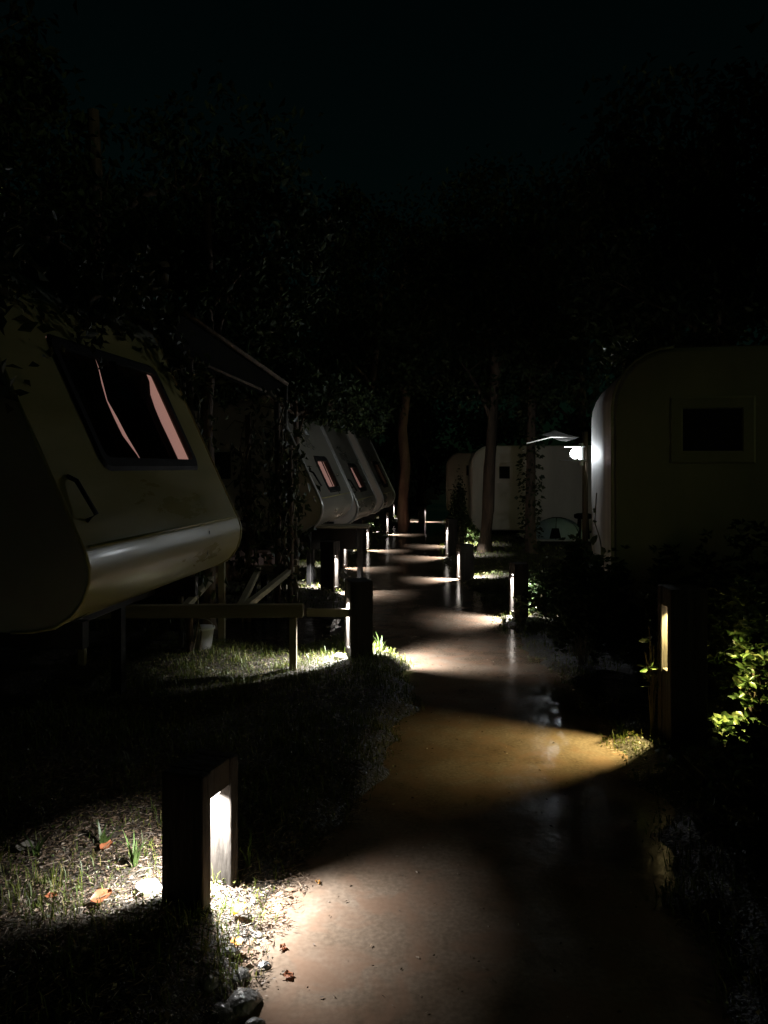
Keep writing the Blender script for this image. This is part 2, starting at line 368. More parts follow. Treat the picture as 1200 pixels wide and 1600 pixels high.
def cream_caravan(y, label, win, curtains, lit, dz=0.0, handle=True, leaf_side_window=True, yaw=R(-6.4), dx=0.0):
    x = -1.636 + .112 * y + dx
    c = thing('caravan', label, 'caravan', (x, y, dz), yaw, 'cream caravans left of the path')
    u0, u1, v0, v1 = win
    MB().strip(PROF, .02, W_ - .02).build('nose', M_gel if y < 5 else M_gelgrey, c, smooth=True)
    # slanted front with a real opening
    m = MB()
    us = [.02, u0, u1, W_ - .02]; zs = [FR0[1], v0, v1, FR1[1]]
    g = [[(on_front(z)[0], u, z) for u in us] for z in zs]
    for i in range(3):
        for j in range(3):
            if (i, j) != (1, 1): m.add([g[i][j], g[i][j + 1], g[i + 1][j + 1], g[i + 1][j]], [(0, 1, 2, 3)])
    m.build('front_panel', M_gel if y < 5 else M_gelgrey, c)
    MB().strip(TOP, .02, W_ - .02).build('roof', M_side, c, smooth=True)
    outline = PROF + TOP
    for yy, nm in ((.0, 0), (W_, 1)):
        s_ = MB(); s_.poly([(px, yy, pz) for px, pz in (outline if nm else outline[::-1])])
        side = s_.build('side_wall', M_side if y < 5 else M_white, c)  # far sides take the lighter panel in place of missing light
        tr = MB(); tr.tube([(px, yy + (.004 if not nm else -.004), pz) for px, pz in PROF[1:] + TOP[:6]], .019 if y > 5 else .009, 6)
        tr.build('edge_trim', M_trim if y > 5 else M_gel, c, smooth=True)
    MB().strip([(-4.6, .9), (-4.6, 2.5)], 0, W_).build('rear_wall', M_side, c)
    # crease moulding across the front
    cx, cz = on_front(1.25, .004)
    MB().tube([(cx, .05, cz), (cx, W_ - .05, cz)], .008, 6).build('crease_moulding', M_gel, c, smooth=True)
    MB().tube([(-.016, W_ * .7, .96 + .09), (-.002, W_ * .7, 1.2)], .004, 5).build('panel_seam', M_side, c)
    # window
    wn = MB(); fr = rounded_rect(u0, u1, v0, v1, .07); inn = rounded_rect(u0 + .045, u1 - .045, v0 + .045, v1 - .045, .05)
    out = rounded_rect(u0 - .02, u1 + .02, v0 - .02, v1 + .02, .075)
    n = len(fr); vs_ = []
    for ring, off in ((out, .002), (fr, .014), (inn, .014), (inn, -.012)):
        for u, z in ring:
            px, pz = on_front(z, off); vs_.append((px, u, pz))
    fs = [(k * n + i, k * n + (i + 1) % n, (k + 1) * n + (i + 1) % n, (k + 1) * n + i) for k in range(3) for i in range(n)]
    wn.add(vs_, fs); wo = wn.build('window', M_rub, c)
    pn = MB()
    for off in (0.004,):
        pn.poly([(on_front(z, off)[0], u, on_front(z, off)[1]) for u, z in inn])
    pn.build('pane', M_glass, wo)
    bl = MB(); corners = [(u0 - .1, v0 - .1), (u1 + .1, v0 - .1), (u1 + .1, v1 + .1), (u0 - .1, v1 + .1)]
    bl.poly([(on_front(z, -.07)[0], u, on_front(z, -.07)[1]) for u, z in corners])
    bl.build('blind', M_pink if lit else M_dull, wo)
    # curtains: polygons in (u,z) given as left and right edges from bottom to top, pleated
    for cur in curtains:
        m = MB(); nn = 24; rows = len(cur)
        for (fz, a, b_) in cur:
            z = v0 + fz * (v1 - v0)
            for i in range(nn + 1):
                u = u0 + (u1 - u0) * (a + (b_ - a) * i / nn)
                px, pz = on_front(z, -.035 + .01 * math.sin(u * 55))
                m.v.append((px, u, pz))
        for r_ in range(rows - 1):
            for i in range(nn):
                k = r_ * (nn + 1) + i; m.f.append((k, k + 1, k + nn + 2, k + nn + 1))
        m.build('curtain', M_curtain, wo, smooth=True)
    if handle:
        hx, hz = on_front(1.36, .0); h2x, h2z = on_front(1.56, .0)
        MB().tube([(hx, .13, hz), (hx + .045, .13, hz + .03), (h2x + .045, .13, h2z - .02), (h2x, .13, h2z)], .011, 8).build('grab_handle', M_rub, c, smooth=True)
    if leaf_side_window:
        sw = MB().box((-1.25, -.012, 1.62), (.42, .03, .3)).build('window', M_dull, c, bevel=.01)
        MB().box((-1.25, -.03, 1.62), (.36, .008, .24)).build('pane', M_glass, sw)
    for yy in (.35, W_ - .35):
        MB().box((-2.35, yy, .80), (4.3, .06, .13)).build('chassis_beam', M_dark, c)
    MB().box((-.5, W_ / 2, .80), (.06, W_ - .8, .10)).build('chassis_beam', M_dark, c)
    for yy in (.35, W_ - .35):
        MB().box((-.75, yy, .36), (.07, .07, .8)).build('jack_leg', M_dark, c)
        wh = MB(); prof = [(.0, .30), (.10, .31), (.13, .27), (.13, .18)]
        wh.tube([(-2.7, yy - .10, .32), (-2.7, yy - .08, .32), (-2.7, yy + .08, .32), (-2.7, yy + .10, .32)], [.27, .31, .31, .27], 20)
        wt = wh.build('wheel', M_rub, c, smooth=False)
        MB().tube([(-2.7, yy - .11, .32), (-2.7, yy + .11, .32)], .17, 16).build('rim', M_steel, wt)
    return c
cur1 = [[(0, .03, .412), (.12, .03, .394), (.3, .03, .367), (.45, .03, .362), (.6, .03, .364), (.75, .03, .379), (.88, .03, .396), (1, .03, .408)],
        [(0, .415, .875), (.12, .40, .86), (.3, .385, .835), (.45, .38, .83), (.6, .37, .85), (.75, .385, .89), (.88, .40, .93), (1, .41, .97)]]
cream_caravan(3.3, 'large cream caravan nose with dark curtained window, closest on the left', (.52, 1.85, 1.60, 2.26), cur1, True, leaf_side_window=False)
cream_caravan(8.5, 'cream caravan with pale edge rim and leaf-covered pink window', (.72, 1.52, 1.31, 1.72), [[(0, .02, .12), (1, .02, .10)], [(0, .72, .8), (1, .74, .82)]], True)
cream_caravan(11.2, 'cream caravan with clear bright pink window behind the rimmed caravan', (.76, 1.56, 1.37, 1.78), [[(0, .02, .22), (1, .02, .2)], [(0, .78, .84), (1, .7, .78)]], True, dz=-.14)
cream_caravan(14.5, 'farthest cream caravan, next to the reddish tree trunk, window dark', (.72, 1.62, 1.37, 1.86), [[(0, .02, .8), (1, .02, .85)]], True, dz=-.16, handle=False)

# ------------------------------------------------------------------ square caravans on the right
def arc(cx, cz, r, a0, a1, n=7): return [(cx + r * math.cos(R(a0 + (a1 - a0) * i / n)), cz + r * math.sin(R(a0 + (a1 - a0) * i / n))) for i in range(n + 1)]
def square_caravan(x, y, yaw, sc, zb, label, mside, mend, win, L=4.6, W=2.05, wframe=True):
    c = thing('caravan', label, 'caravan', (x, y, 0), yaw, 'square caravans right of the path')
    c.scale = (sc, sc, sc)
    zb /= sc; zt = zb + 2.1; r1, r2 = .48, .27
    prof = arc(L - .3, zt - .3, .3, 0, 90, 5) + arc(r1, zt - r1, r1, 90, 180) + arc(r2, zb + r2, r2, 180, 270) + arc(L - .2, zb + .2, .2, 270, 360, 4)
    # skin along the profile (end, roof, floor), edges rounded a little toward the sides
    def skin(p, name, m):
        mb = MB(); n = len(p); ys = [(0, .0), (.0, .06), (.035, .018), (.0, .0)]
        rows = [(.0, .035), (.012, .012), (.035, 0), (W - .035, 0), (W - .012, .012), (W, .035)]
        cx_, cz_ = L / 2, (zb + zt) / 2
        for yy, ins in rows:
            for px, pz in p:
                dx_, dz_ = cx_ - px, cz_ - pz; q = max(abs(dx_) / (L / 2), abs(dz_) / (zt - zb) * 2)
                mb.v.append((px + ins * np.sign(dx_) * min(1, abs(dx_) / (L / 2) * 1.0), yy, pz + ins * np.sign(dz_) * min(1, abs(dz_) / ((zt - zb) / 2))))
        for k in range(len(rows) - 1):
            for i in range(n - 1):
                mb.f.append((k * n + i, k * n + i + 1, (k + 1) * n + i + 1, (k + 1) * n + i))
        return mb.build(name, m, c, smooth=True)
    k0 = 6
    skin(prof[0:k0 + 4], 'roof', mside)
    skin(prof[k0 + 3:k0 + 8 + 5], 'end_wall', mend)
    skin(prof[k0 + 8 + 4:] + prof[:1], 'floor_pan', mside)
    hole = win
    for yy in (0.0, W):
        mb = MB(); cx_, cz_ = L / 2, (zb + zt) / 2
        ring = [(px + .035 * np.sign(cx_ - px) * min(1, abs(cx_ - px) / (L / 2)), pz + .035 * np.sign(cz_ - pz) * min(1, abs(cz_ - pz) / ((zt - zb) / 2))) for px, pz in prof]
        mb.poly([(px, yy, pz) for px, pz in (ring if yy == 0 else ring[::-1])])
        sd = mb.build('side_wall', mside, c)
    u0, u1, v0, v1 = [q / sc for q in win]
    # raised square surround, recessed dark pane
    fm = MB(); n = 4
    rings = [([(u0 - .10, v0 - .10), (u1 + .10, v0 - .10), (u1 + .10, v1 + .10), (u0 - .10, v1 + .10)], -.002),
             ([(u0 - .085, v0 - .085), (u1 + .085, v0 - .085), (u1 + .085, v1 + .085), (u0 - .085, v1 + .085)], -.007),
             ([(u0 - .01, v0 - .01), (u1 + .01, v0 - .01), (u1 + .01, v1 + .01), (u0 - .01, v1 + .01)], -.007),
             ([(u0, v0), (u1, v0), (u1, v1), (u0, v1)], -.004)]
    for rg, yy in rings: fm.v += [(u, yy, v) for u, v in rg]
    fm.f += [(k * 4 + i, k * 4 + (i + 1) % 4, k * 4 + 4 + (i + 1) % 4, k * 4 + 4 + i) for k in range(3) for i in range(4)]
    wo = fm.build('window', mside, c)
    MB().box(((u0 + u1) / 2, -.003, (v0 + v1) / 2), (u1 - u0 - .004, .004, v1 - v0 - .004)).build('shutter', M_rub, wo)
    tr = MB(); tr.tube([(px, -.004, pz) for px, pz in prof[k0:k0 + 16]], .012, 6); tr.build('edge_trim', mside, c, smooth=True)
    for yy in (.4, W - .4):
        MB().box((2.4, yy, zb - .06), (3.9, .07, .11)).build('chassis_beam', M_dark, c)
        MB().box((.7, yy, (zb - .12) / 2 - .05), (.08, .08, max(.1, zb - .0))).build('jack_leg', M_dark, c)
        wt = MB().tube([(2.5, yy - .09, .22), (2.5, yy + .09, .22)], .27, 18).build('wheel', M_rub, c)
        MB().tube([(2.5, yy - .1, .22), (2.5, yy + .1, .22)], .15, 14).build('rim', M_steel, wt)
    return c
square_caravan(1.87, 6.3, R(-10.5), 1.0, .47, 'near square caravan with faded olive side and small dark shuttered window', M_olive, M_dimend, (.55, 1.0, 1.73, 2.07))
square_caravan(2.0, 17.5, R(-4), .92, .16, 'pale square caravan behind two tree trunks, beside the globe lamp', M_white, M_white, (.62, .86, 1.34, 1.62), L=4.4)
square_caravan(1.95, 24.0, R(-4), .92, .12, 'farthest square caravan, half hidden behind the pale one', M_white, M_white, (.62, .9, 1.34, 1.66))

# ------------------------------------------------------------------ globe lamp, awning, deck and dome at the right
def globe_lamp():
    t = thing('globe_lamp', 'bright white globe lamp on dark post beside near square caravan', 'lamp', (2.37, 9.05, 0))
    MB().tube([(0, 0, -.05), (0, 0, 2.02)], .035, 10).build('post', M_bark, t, smooth=True)
    MB().box((-.055, -.02, 1.75), (.03, .11, .26)).build('back_plate', M_lampw, t, bevel=.004)
    m = MB(); n, k = 16, 10
    for i in range(k + 1):
        a = math.pi * i / k
        for j in range(n): m.v.append((-.13 + .055 * math.sin(a) * math.cos(2 * math.pi * j / n), -.045 + .055 * math.sin(a) * math.sin(2 * math.pi * j / n), 1.76 + .062 * math.cos(a)))
    for i in range(k):
        for j in range(n): m.f.append((i * n + j, i * n + (j + 1) % n, (i + 1) * n + (j + 1) % n, (i + 1) * n + j))
    m.build('globe', M_globe, t, smooth=True)
    MB().tube([(-.13, -.045, 1.835), (-.13, -.045, 1.855)], [.125, .10], 18).build('hood', M_lampw, t)  # top plate, widened to keep globe light off the trees
    MB().tube([(-.16, -.045, 1.672), (-.16, -.045, 1.686)], [.15, .165], 20).build('shield_tray', M_lampw, t)  # bottom plate, widened to shield the path from the globe
    L = bpy.data.lights.new('globe_bulb', 'POINT'); L.energy = 46; L.shadow_soft_size = .06; L.color = (.9, .96, 1.0)
    lo = bpy.data.objects.new('globe_bulb', L); COL.objects.link(lo); lo.parent = t; lo.location = (-.20, -.05, 1.76)
globe_lamp()

def small_awning():
    t = thing('awning', 'small pale scalloped canvas awning above the globe lamp', 'awning', (2.12, 9.2, .06))
    m = MB(); nu, nv = 16, 6
    for j in range(nv + 1):
        for i in range(nu + 1):
            u, v = i / nu, j / nv
            x = -.12 + .34 * u; y = v * .55
            sag = -.05 * math.sin(math.pi * u) * (1 - v)
            z = 1.90 + .06 * (1 - abs(2 * u - 1)) * v + sag + .05 * v
            m.v.append((x, y, z))
    for j in range(nv):
        for i in range(nu):
            k = j * (nu + 1) + i; m.f.append((k, k + 1, k + nu + 2, k + nu + 1))
    m.build('canopy', M_canvas, t, smooth=True)
    MB().tube([(-.4, .05, 1.83), (-.12, 0, 1.90), (.22, 0, 1.90)], .008, 6).build('rope', M_steel, t)
small_awning()

def right_deck():
    t = thing('deck', 'grey plank deck in front of the pale square caravan', 'deck', (2.95, 15.2, -.08))
    for i in range(13):
        MB().box((.0 + i * .165, .7, .235), (.155, 1.5, .035)).build('plank', M_deck, t, bevel=.004)
    for yy in (0.0, 1.4):
        MB().box((.99, yy + .02, .15), (2.15, .08, .13)).build('joist', M_dark, t)
    for xx in (0.0, 1.0, 1.98):
        MB().box((xx, .06, .04), (.09, .09, .22)).build('leg', M_dark, t)
right_deck()
def dome():
    t = thing('dome_tent', 'small grey-green dome covered with cloth on the plank deck', 'dome', (3.5, 15.55, .175))
    m = MB(); n, k = 24, 8
    for i in range(k + 1):
        a = math.pi / 2 * i / k
        for j in range(n):
            th = 2 * math.pi * j / n; rr = math.cos(a) ** .8 * (1 + .03 * math.cos(6 * th))
            m.v.append((.52 * rr * math.cos(th), .42 * rr * math.sin(th), .40 * math.sin(a)))
    for i in range(k):
        for j in range(n): m.f.append((i * n + j, i * n + (j + 1) % n, (i + 1) * n + (j + 1) % n, (i + 1) * n + j))
    m.build('cover', M_green, t, smooth=True)
    for th in (0.3, 1.35, 2.4):
        MB().tube([(.53 * math.cos(a) * math.cos(th) * (1), .43 * math.cos(a) * math.sin(th), .41 * math.sin(a)) for a in [math.pi * i / 16 for i in range(17)]], .008, 5).build('hoop', M_dark, t)
    MB().box((-.12, -.40, .12), (.22, .05, .2), taper=.6).build('door_flap', M_tarp, t)
dome()
def stool():
    t = thing('stool', 'dark round-topped stool next to the green dome', 'stool', (3.98, 15.35, .175))
    MB().tube([(0, 0, .40), (0, 0, .42), (0, 0, .48), (0, 0, .5)], [.15, .18, .18, .13], 16).build('seat', M_tarp, t, smooth=True)
    for i in range(4):
        a = R(45 + 90 * i); MB().beam((.13 * math.cos(a), .13 * math.sin(a), .0), (.1 * math.cos(a), .1 * math.sin(a), .41), .03, .03).build('leg', M_dark, t)
stool()

# ------------------------------------------------------------------ timber platform frame, steps and deck at the left
def platform():
    t = thing('platform_frame', 'unboarded low timber platform frame under the closest caravan', 'platform', (0, 0, 0))
    z = .50
    MB().beam((-2.4, 5.95, z - .02), (-.62, 5.90, z), .07, .10).build('front_beam', M_timber, t, bevel=.006)
    MB().beam((-2.2, 8.3, z), (-.9, 8.25, z), .07, .09).build('rear_beam', M_timber, t, bevel=.006)
    for (xa, xb) in ((-.72, -.98), (-1.12, -.98 - .36), (-1.55, -1.75)):
        MB().beam((xa - .36 if xa > -1 else xa, 5.99, z + .012), (xb, 8.21, z + .012), .055, .05).build('cross_beam', M_timber, t, bevel=.005)
    for (x, y) in ((-.70, 5.92), (-2.35, 5.98), (-.97, 8.27), (-2.1, 8.3)):
        zg = gzf(x, y) - .05; top = z - .052 if y < 7 else z + .10
        MB().box((x, y + (.0 if y < 7 else .09), (zg + top) / 2), (.055, .055, top - zg)).build('leg', M_timber, t, bevel=.005)
    MB().beam((-.60, 5.9, z - .015), (-.28, 6.12, z - .06),   .045, .06).build('tie_bar', M_timber, t)
    MB().box((-1.50, 7.1, .42), (.06, .06, .92)).build('brace_post', M_timber, t, bevel=.005)
platform()

def left_deck():
    t = thing('deck', 'low deck with red-brown fascia boards before the rimmed caravan', 'deck', (0, 0, 0))
    a, b = Vector((-1.75, 7.65, 0)), Vector((-1.03, 9.15, 0)); d = (b - a); L = d.length; d.normalize(); n = Vector((d.y, -d.x, 0))
    zt = .62; N = 7
    for i in range(N):
        p = a + d * (L * (i + .02) / N); q = a + d * (L * (i + .98) / N); off = n * random.uniform(-.004, .006)
        MB().beam(p + off + Vector((0, 0, zt - .10)), q + off + Vector((0, 0, zt - .10)), .03, .19).build('fascia_board', M_board, t, bevel=.004)
    for i in range(9):
        o = -n * (.10 + i * .145)
        MB().beam(a + o + Vector((0, 0, zt + .012)), b + o + Vector((0, 0, zt + .012)), .135, .03).build('deck_plank', M_board, t, bevel=.004)
    for i in (0, .5, 1):
        p = a + d * L * i - n * .06
        MB().box((p.x, p.y, .25), (.09, .09, .56)).build('leg', M_dark, t)
left_deck()

def shelf():
    t = thing('shelf_table', 'pale board on a dark boxy stand in front of the rimmed caravan', 'table', (-.62, 9.95, 0), R(-4))
    MB().box((0, .1, .83), (.86, .34, .035)).build('top_board', M_timber, t, bevel=.005)
    MB().box((-.05, .16, .67), (.6, .2, .28)).build('stand', M_dark, t)
    for sx in (-.36, .3):
        for sy in (.02, .22): MB().box((sx, sy, .4), (.05, .05, .82)).build('leg', M_dark, t)
shelf()
def block(x, y, z, label, s=(.2, .1, .1), rz=0):
    o = MB().box((0, 0, s[2] / 2), s); ob = o.build('concrete_block', M_concrete, None, bevel=.008)
    ob.location = (x, y, z); ob.rotation_euler = (0, 0, rz); tag(ob, label, 'block', 'loose concrete blocks')
block(-1.02, 8.9, .64, 'pale concrete block lying on the red-brown deck edge', (.16, .12, .12), .3)
block(-.99, 10.55, gzf(-.99, 10.55) - .01, 'pale concrete block upright on ground near the shelf board', (.10, .10, .15), .2)

def bucket():
    x, y = -1.55, 6.55
    t = thing('bucket', 'small white bucket standing under the timber platform frame', 'bucket', (x, y, gzf(x, y)))
    MB().tube([(0, 0, 0), (0, 0, .16), (0, 0, .165), (0, 0, .18)], [.075, .1, .108, .108], 18).build('body', M_bucket, t, smooth=True)
    MB().tube([(-.1 * math.cos(a), 0.0, .16 + .09 * math.sin(a)) for a in [math.pi * i / 10 for i in range(11)]], .004, 5).build('handle', M_steel, t)
bucket()

def shelter():
    t = thing('shelter', 'dark sloping canvas shelter on poles between the cream caravans', 'shelter', (0, 0, 0))
    a0, a1 = Vector((-1.70, 6.5, 2.92)), Vector((-1.05, 8.3, 2.50))
    b0, b1 = Vector((-1.72, 6.55, 2.56)), Vector((-1.25, 8.1, 2.40))
    MB().tube([a0, a1], .022, 8).build('ridge_pole', M_bark, t, smooth=True)
    MB().tube([b0, b1], .014, 8).build('lower_pole', M_bark, t, smooth=True)
    m = MB(); n = 10
    for i in range(n + 1):
        u = i / n; p = a0.lerp(a1, u); q = b0.lerp(b1, u); back = Vector((-1.9, .1, -.05))
        for v in (0, .33, .66, 1):
            m.v.append(tuple(p.lerp(q, v) + Vector((-.02 - .05 * math.sin(math.pi * v), 0, -.03))))
    for i in range(n):
        for j in range(3):
            k = i * 4 + j; m.f.append((k, k + 1, k + 5, k + 4))
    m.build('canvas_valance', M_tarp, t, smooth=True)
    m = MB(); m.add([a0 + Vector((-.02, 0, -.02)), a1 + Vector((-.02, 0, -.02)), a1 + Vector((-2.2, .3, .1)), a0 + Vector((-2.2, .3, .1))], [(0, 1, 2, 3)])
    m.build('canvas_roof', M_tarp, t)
    MB().tube([(-1.08, 8.32, 0), (-1.06, 8.32, 2.5)], .02, 8).build('pole', M_steel, t, smooth=True)
    MB().tube([(-1.75, 6.62, 0), (-1.72, 6.6, 2.6)], .02, 8).build('pole', M_steel, t, smooth=True)
shelter()

# ------------------------------------------------------------------ vegetation
def branch_pts(a, b, n, wig):
    a, b = Vector(a), Vector(b)
    return [a.lerp(b, i / n) + Vector((random.uniform(-wig, wig), random.uniform(-wig, wig), 0)) * (0 if i == 0 else 1) for i in range(n + 1)]
def tree(x, y, H, r, crown, label, lean=(0, 0), nleaf=6000, leaf=.13, bark=None, group=None, ivy=0, name='tree', zbase=None, seed=0, cat='tree'):
    """crown: list of (dx,dy,z,rx,ry,rz) ellipsoid clumps"""
    st = random.getstate(); random.seed(1000 + seed + int(x * 77) + int(y * 131))
    z0 = (gzf(x, y) if zbase is None else zbase) - .05
    t = thing(name, label, cat, (x, y, z0), 0, group)
    top = Vector((lean[0], lean[1], H))
    pts = branch_pts((0, 0, 0), top, 8, r * .35)
    m = MB(); m.tube([pts[0]] + [Vector((0, 0, .12)) + pts[0]] + pts[1:], [r * 1.55, r * 1.12] + [r * (1 - .5 * i / 8) for i in range(1, 9)], 10)
    for (dx, dy, z, rx, ry, rz) in crown:
        f = max(.35, min(.95, (z - rz * .6) / H)); i = int(f * 8); p = pts[i]
        e = Vector((dx, dy, z)); mid = p.lerp(e, .5) + Vector((0, 0, .15 * rz))
        m.tube([p, mid, e, e + Vector((dx * .2, dy * .2, rz * .5))], [r * .42, r * .3, r * .16, r * .05], 6)
        for _ in range(4):
            g = e + Vector((random.uniform(-rx, rx), random.uniform(-ry, ry), random.uniform(-rz, rz))) * .7
            m.tube([mid.lerp(e, .6), g], [r * .13, r * .04], 5)
    m.build('trunk', bark or M_bark, t, smooth=True)
    tot = sum((c[3] * c[4] * c[5]) ** .66 for c in crown)
    P = []
    for (dx, dy, z, rx, ry, rz) in crown:
        n = int(nleaf * (rx * ry * rz) ** .66 / tot)
        k = max(6, n // 40); cs = rng.normal(size=(k, 3)); cs /= np.linalg.norm(cs, axis=1, keepdims=True)
        cs *= rng.uniform(.25, 1.0, (k, 1)) ** .6
        pick = rng.integers(0, k, n)
        q = cs[pick] + rng.normal(size=(n, 3)) * .13
        P.append(np.array([dx, dy, z]) + q * np.array([rx, ry, rz]))
    P = np.concatenate(P)
    aim = np.tile(np.array([[0, 0, -.5]]), (len(P), 1))
    v, f = leaf_cloud(P, leaf, .48, aim=aim, jitter=.9)
    np_mesh('crown', v, f, M_leaf, t)
    if ivy:
        u = rng.uniform(0.02, .8, ivy); idx = np.clip((u * 8).astype(int), 0, 7)
        PT = np.array([list(p) for p in pts]); fr = (u * 8 - idx)[:, None]
        base = PT[idx] * (1 - fr) + PT[idx + 1] * fr
        th = rng.uniform(0, 6.28, ivy); rad = r * rng.uniform(.95, 2.1, ivy)
        out = np.stack([np.cos(th), np.sin(th), -.5 * np.ones(ivy)], 1)
        Q = base + out * rad[:, None] * np.array([1, 1, 0])
        v, f = leaf_cloud(Q, .085, .7, aim=out, jitter=.5)
        np_mesh('ivy', v, f, M_vine, t)
    random.setstate(st)
    return t
M_litbark = mat('lit reddish bark', (0.15, 0.08, 0.055), (0.3, 0.18, 0.13), 9, (0.75, 0.95), 1.0, 22, stretch=(1, 1, .22))  # bark colour brightened to stand in for bollard light
GT = 'trees along the path'
tree(.50, 19.0, 7, .15, [(-.6, 0, 4.2, 1.5, 1.5, 1.1), (.9, .3, 5.2, 1.7, 1.7, 1.3), (-.2, -.4, 6.6, 1.8, 1.8, 1.4), (-1.6, .2, 5.4, 1.3, 1.3, 1)],
     'straight tree trunk coloured lit and reddish at the far bend of the path', bark=M_litbark, nleaf=7000, group=GT, seed=1)
tree(-.55, 17.2, 5.5, .10, [(-.3, 0, 3.2, 1.2, 1.2, .9), (.4, .2, 4.4, 1.3, 1.3, 1.1), (-1.0, 0, 4.6, 1.2, 1.2, 1)],
     'slim dark tree leaning between the far cream caravans', lean=(.5, 0), nleaf=5000, group=GT, seed=2)
tree(1.86, 14.2, 6.5, .125, [(-.4, .3, 3.6, 1.4, 1.3, .8), (.8, 0, 4.4, 1.6, 1.5, 1.0), (-1.2, 0, 4.8, 1.3, 1.3, 1.0), (.1, 0, 6.0, 1.8, 1.7, 1.2)],
     'bare-trunked tree leaning slightly before the pale square caravan', lean=(.35, .1), nleaf=8000, group=GT, seed=3)
tree(2.66, 13.9, 6.2, .10, [(.2, .2, 3.2, 1.2, 1.1, .7), (1.2, 0, 4.0, 1.5, 1.4, .9), (-.5, .1, 5.0, 1.5, 1.4, 1.1), (.8, 0, 5.8, 1.6, 1.5, 1.1)],
     'ivy-covered tree between the pale square caravan and the globe lamp', lean=(.05, .1), nleaf=8000, ivy=900, group=GT, seed=4)
tree(-1.72, 7.5, 4.2, .075, [(.2, .1, 3.3, .7, .7, .5), (-.6, .3, 3.6, .9, .8, .6), (.6, .5, 3.9, .8, .8, .6)],
     'thin dark tree rising just behind the closest cream caravan', nleaf=4500, leaf=.10, group=GT, seed=5)
tree(-3.6, 9.5, 6.0, .14, [(0, 0, 4.3, 1.5, 1.4, 1.1), (1.2, .3, 5.2, 1.5, 1.4, 1.1), (-1.3, 0, 5.2, 1.6, 1.5, 1.2)],
     'dark tree rising behind the rimmed cream caravan', nleaf=7000, group=GT, seed=6)
tree(4.3, 9.6, 6.0, .14, [(-1.0, 0, 3.7, 1.3, 1.2, .7), (.7, 0, 4.3, 1.5, 1.4, 1.0), (-.4, 0, 5.4, 1.7, 1.5, 1.2)],
     'dark leafy tree behind the near square caravan roof', nleaf=8000, group=GT, seed=7)
tree(-5.6, 4.6, 7.0, .17, [(.9, 0, 4.4, 1.4, 1.4, 1.0), (0, .4, 5.6, 1.9, 1.8, 1.4), (1.6, 1.0, 6.2, 1.5, 1.5, 1.1)],
     'dark tree above the closest cream caravan roof', nleaf=8000, group=GT, seed=8)
tree(-1.0, 8.62, 2.9, .045, [(.12, .3, 2.3, .45, .5, .32), (.35, 1.5, 2.42, .45, .8, .34), (-.3, .2, 2.6, .6, .5, .4), (.6, 2.6, 2.4, .45, .7, .36), (-.7, -.4, 2.55, .5, .5, .35), (.75, 3.6, 2.45, .4, .6, .4)],
     'small dark tree spreading leaves over the rimmed caravan roof', nleaf=6500, leaf=.09, group=GT, seed=9)
GR = 'off-frame trees added on the right for shade'
for (x, y, H), lb in zip([(4.6, 2.4, 7.5), (5.9, 6.6, 8), (7.4, 9.6, 8.5), (6.0, 0.2, 8)], ['spreading over the bank at far right', 'over the near square caravan, out of the lamp light', 'tall behind the near square caravan far end', 'standing behind the photographer on the right']):  # added off-frame to keep the fill light off upper caravan fronts
    q = np.random.default_rng(int(x * 10))
    cr = [(q.uniform(-1.3, 1.3), q.uniform(-1.3, 1.3), z, q.uniform(1.3, 1.7), q.uniform(1.3, 1.7), q.uniform(.7, 1.0)) for z in (4.75, 4.85, 4.9, 5.6, 6.3, 7.0)]
    tree(x, y, H, .17, cr, 'broad dark tree added for shade, ' + lb, nleaf=(9000 if y < 5 else 20000), leaf=.24, group=GR, seed=60 + int(x))
# the wood closing the view
GF = 'dark trees closing the view'
far = [(-9.5, 24, 9), (-6.2, 27, 11), (-3.4, 25, 9.5), (-1.2, 30, 11), (1.6, 33, 11.5), (3.9, 29, 10.5), (6.4, 25, 10), (8.8, 21, 10), (10.5, 28, 11.5), (-12, 17, 10), (11.5, 15, 9.5), (-8.2, 13, 9), (0.6, 27.5, 7)]
names = ['at far left edge', 'second from the left edge of the wood', 'behind the farthest cream caravan', 'left of the gap of night sky', 'under the gap of night sky',
         'right of the gap of night sky', 'behind the farthest square caravan', 'above the pale square caravan', 'farthest right in the wood', 'tall behind the closest caravan roof',
         'tall behind the near square caravan roof', 'behind the dark shelter', 'low at the end of the path']
for i, ((x, y, H), nm) in enumerate(zip(far, names)):
    q = np.random.default_rng(50 + i)
    cr = [(q.uniform(-1.6, 1.6), q.uniform(-1, 1), H * f, q.uniform(1.5, 2.3), q.uniform(1.3, 2), q.uniform(1.1, 1.7)) for f in (.22, .36, .5, .62, .75, .88, 1.0)]
    tree(x, y, H, .2, cr, 'tall dark tree ' + nm, nleaf=6500, leaf=.24, group=GF, seed=20 + i)

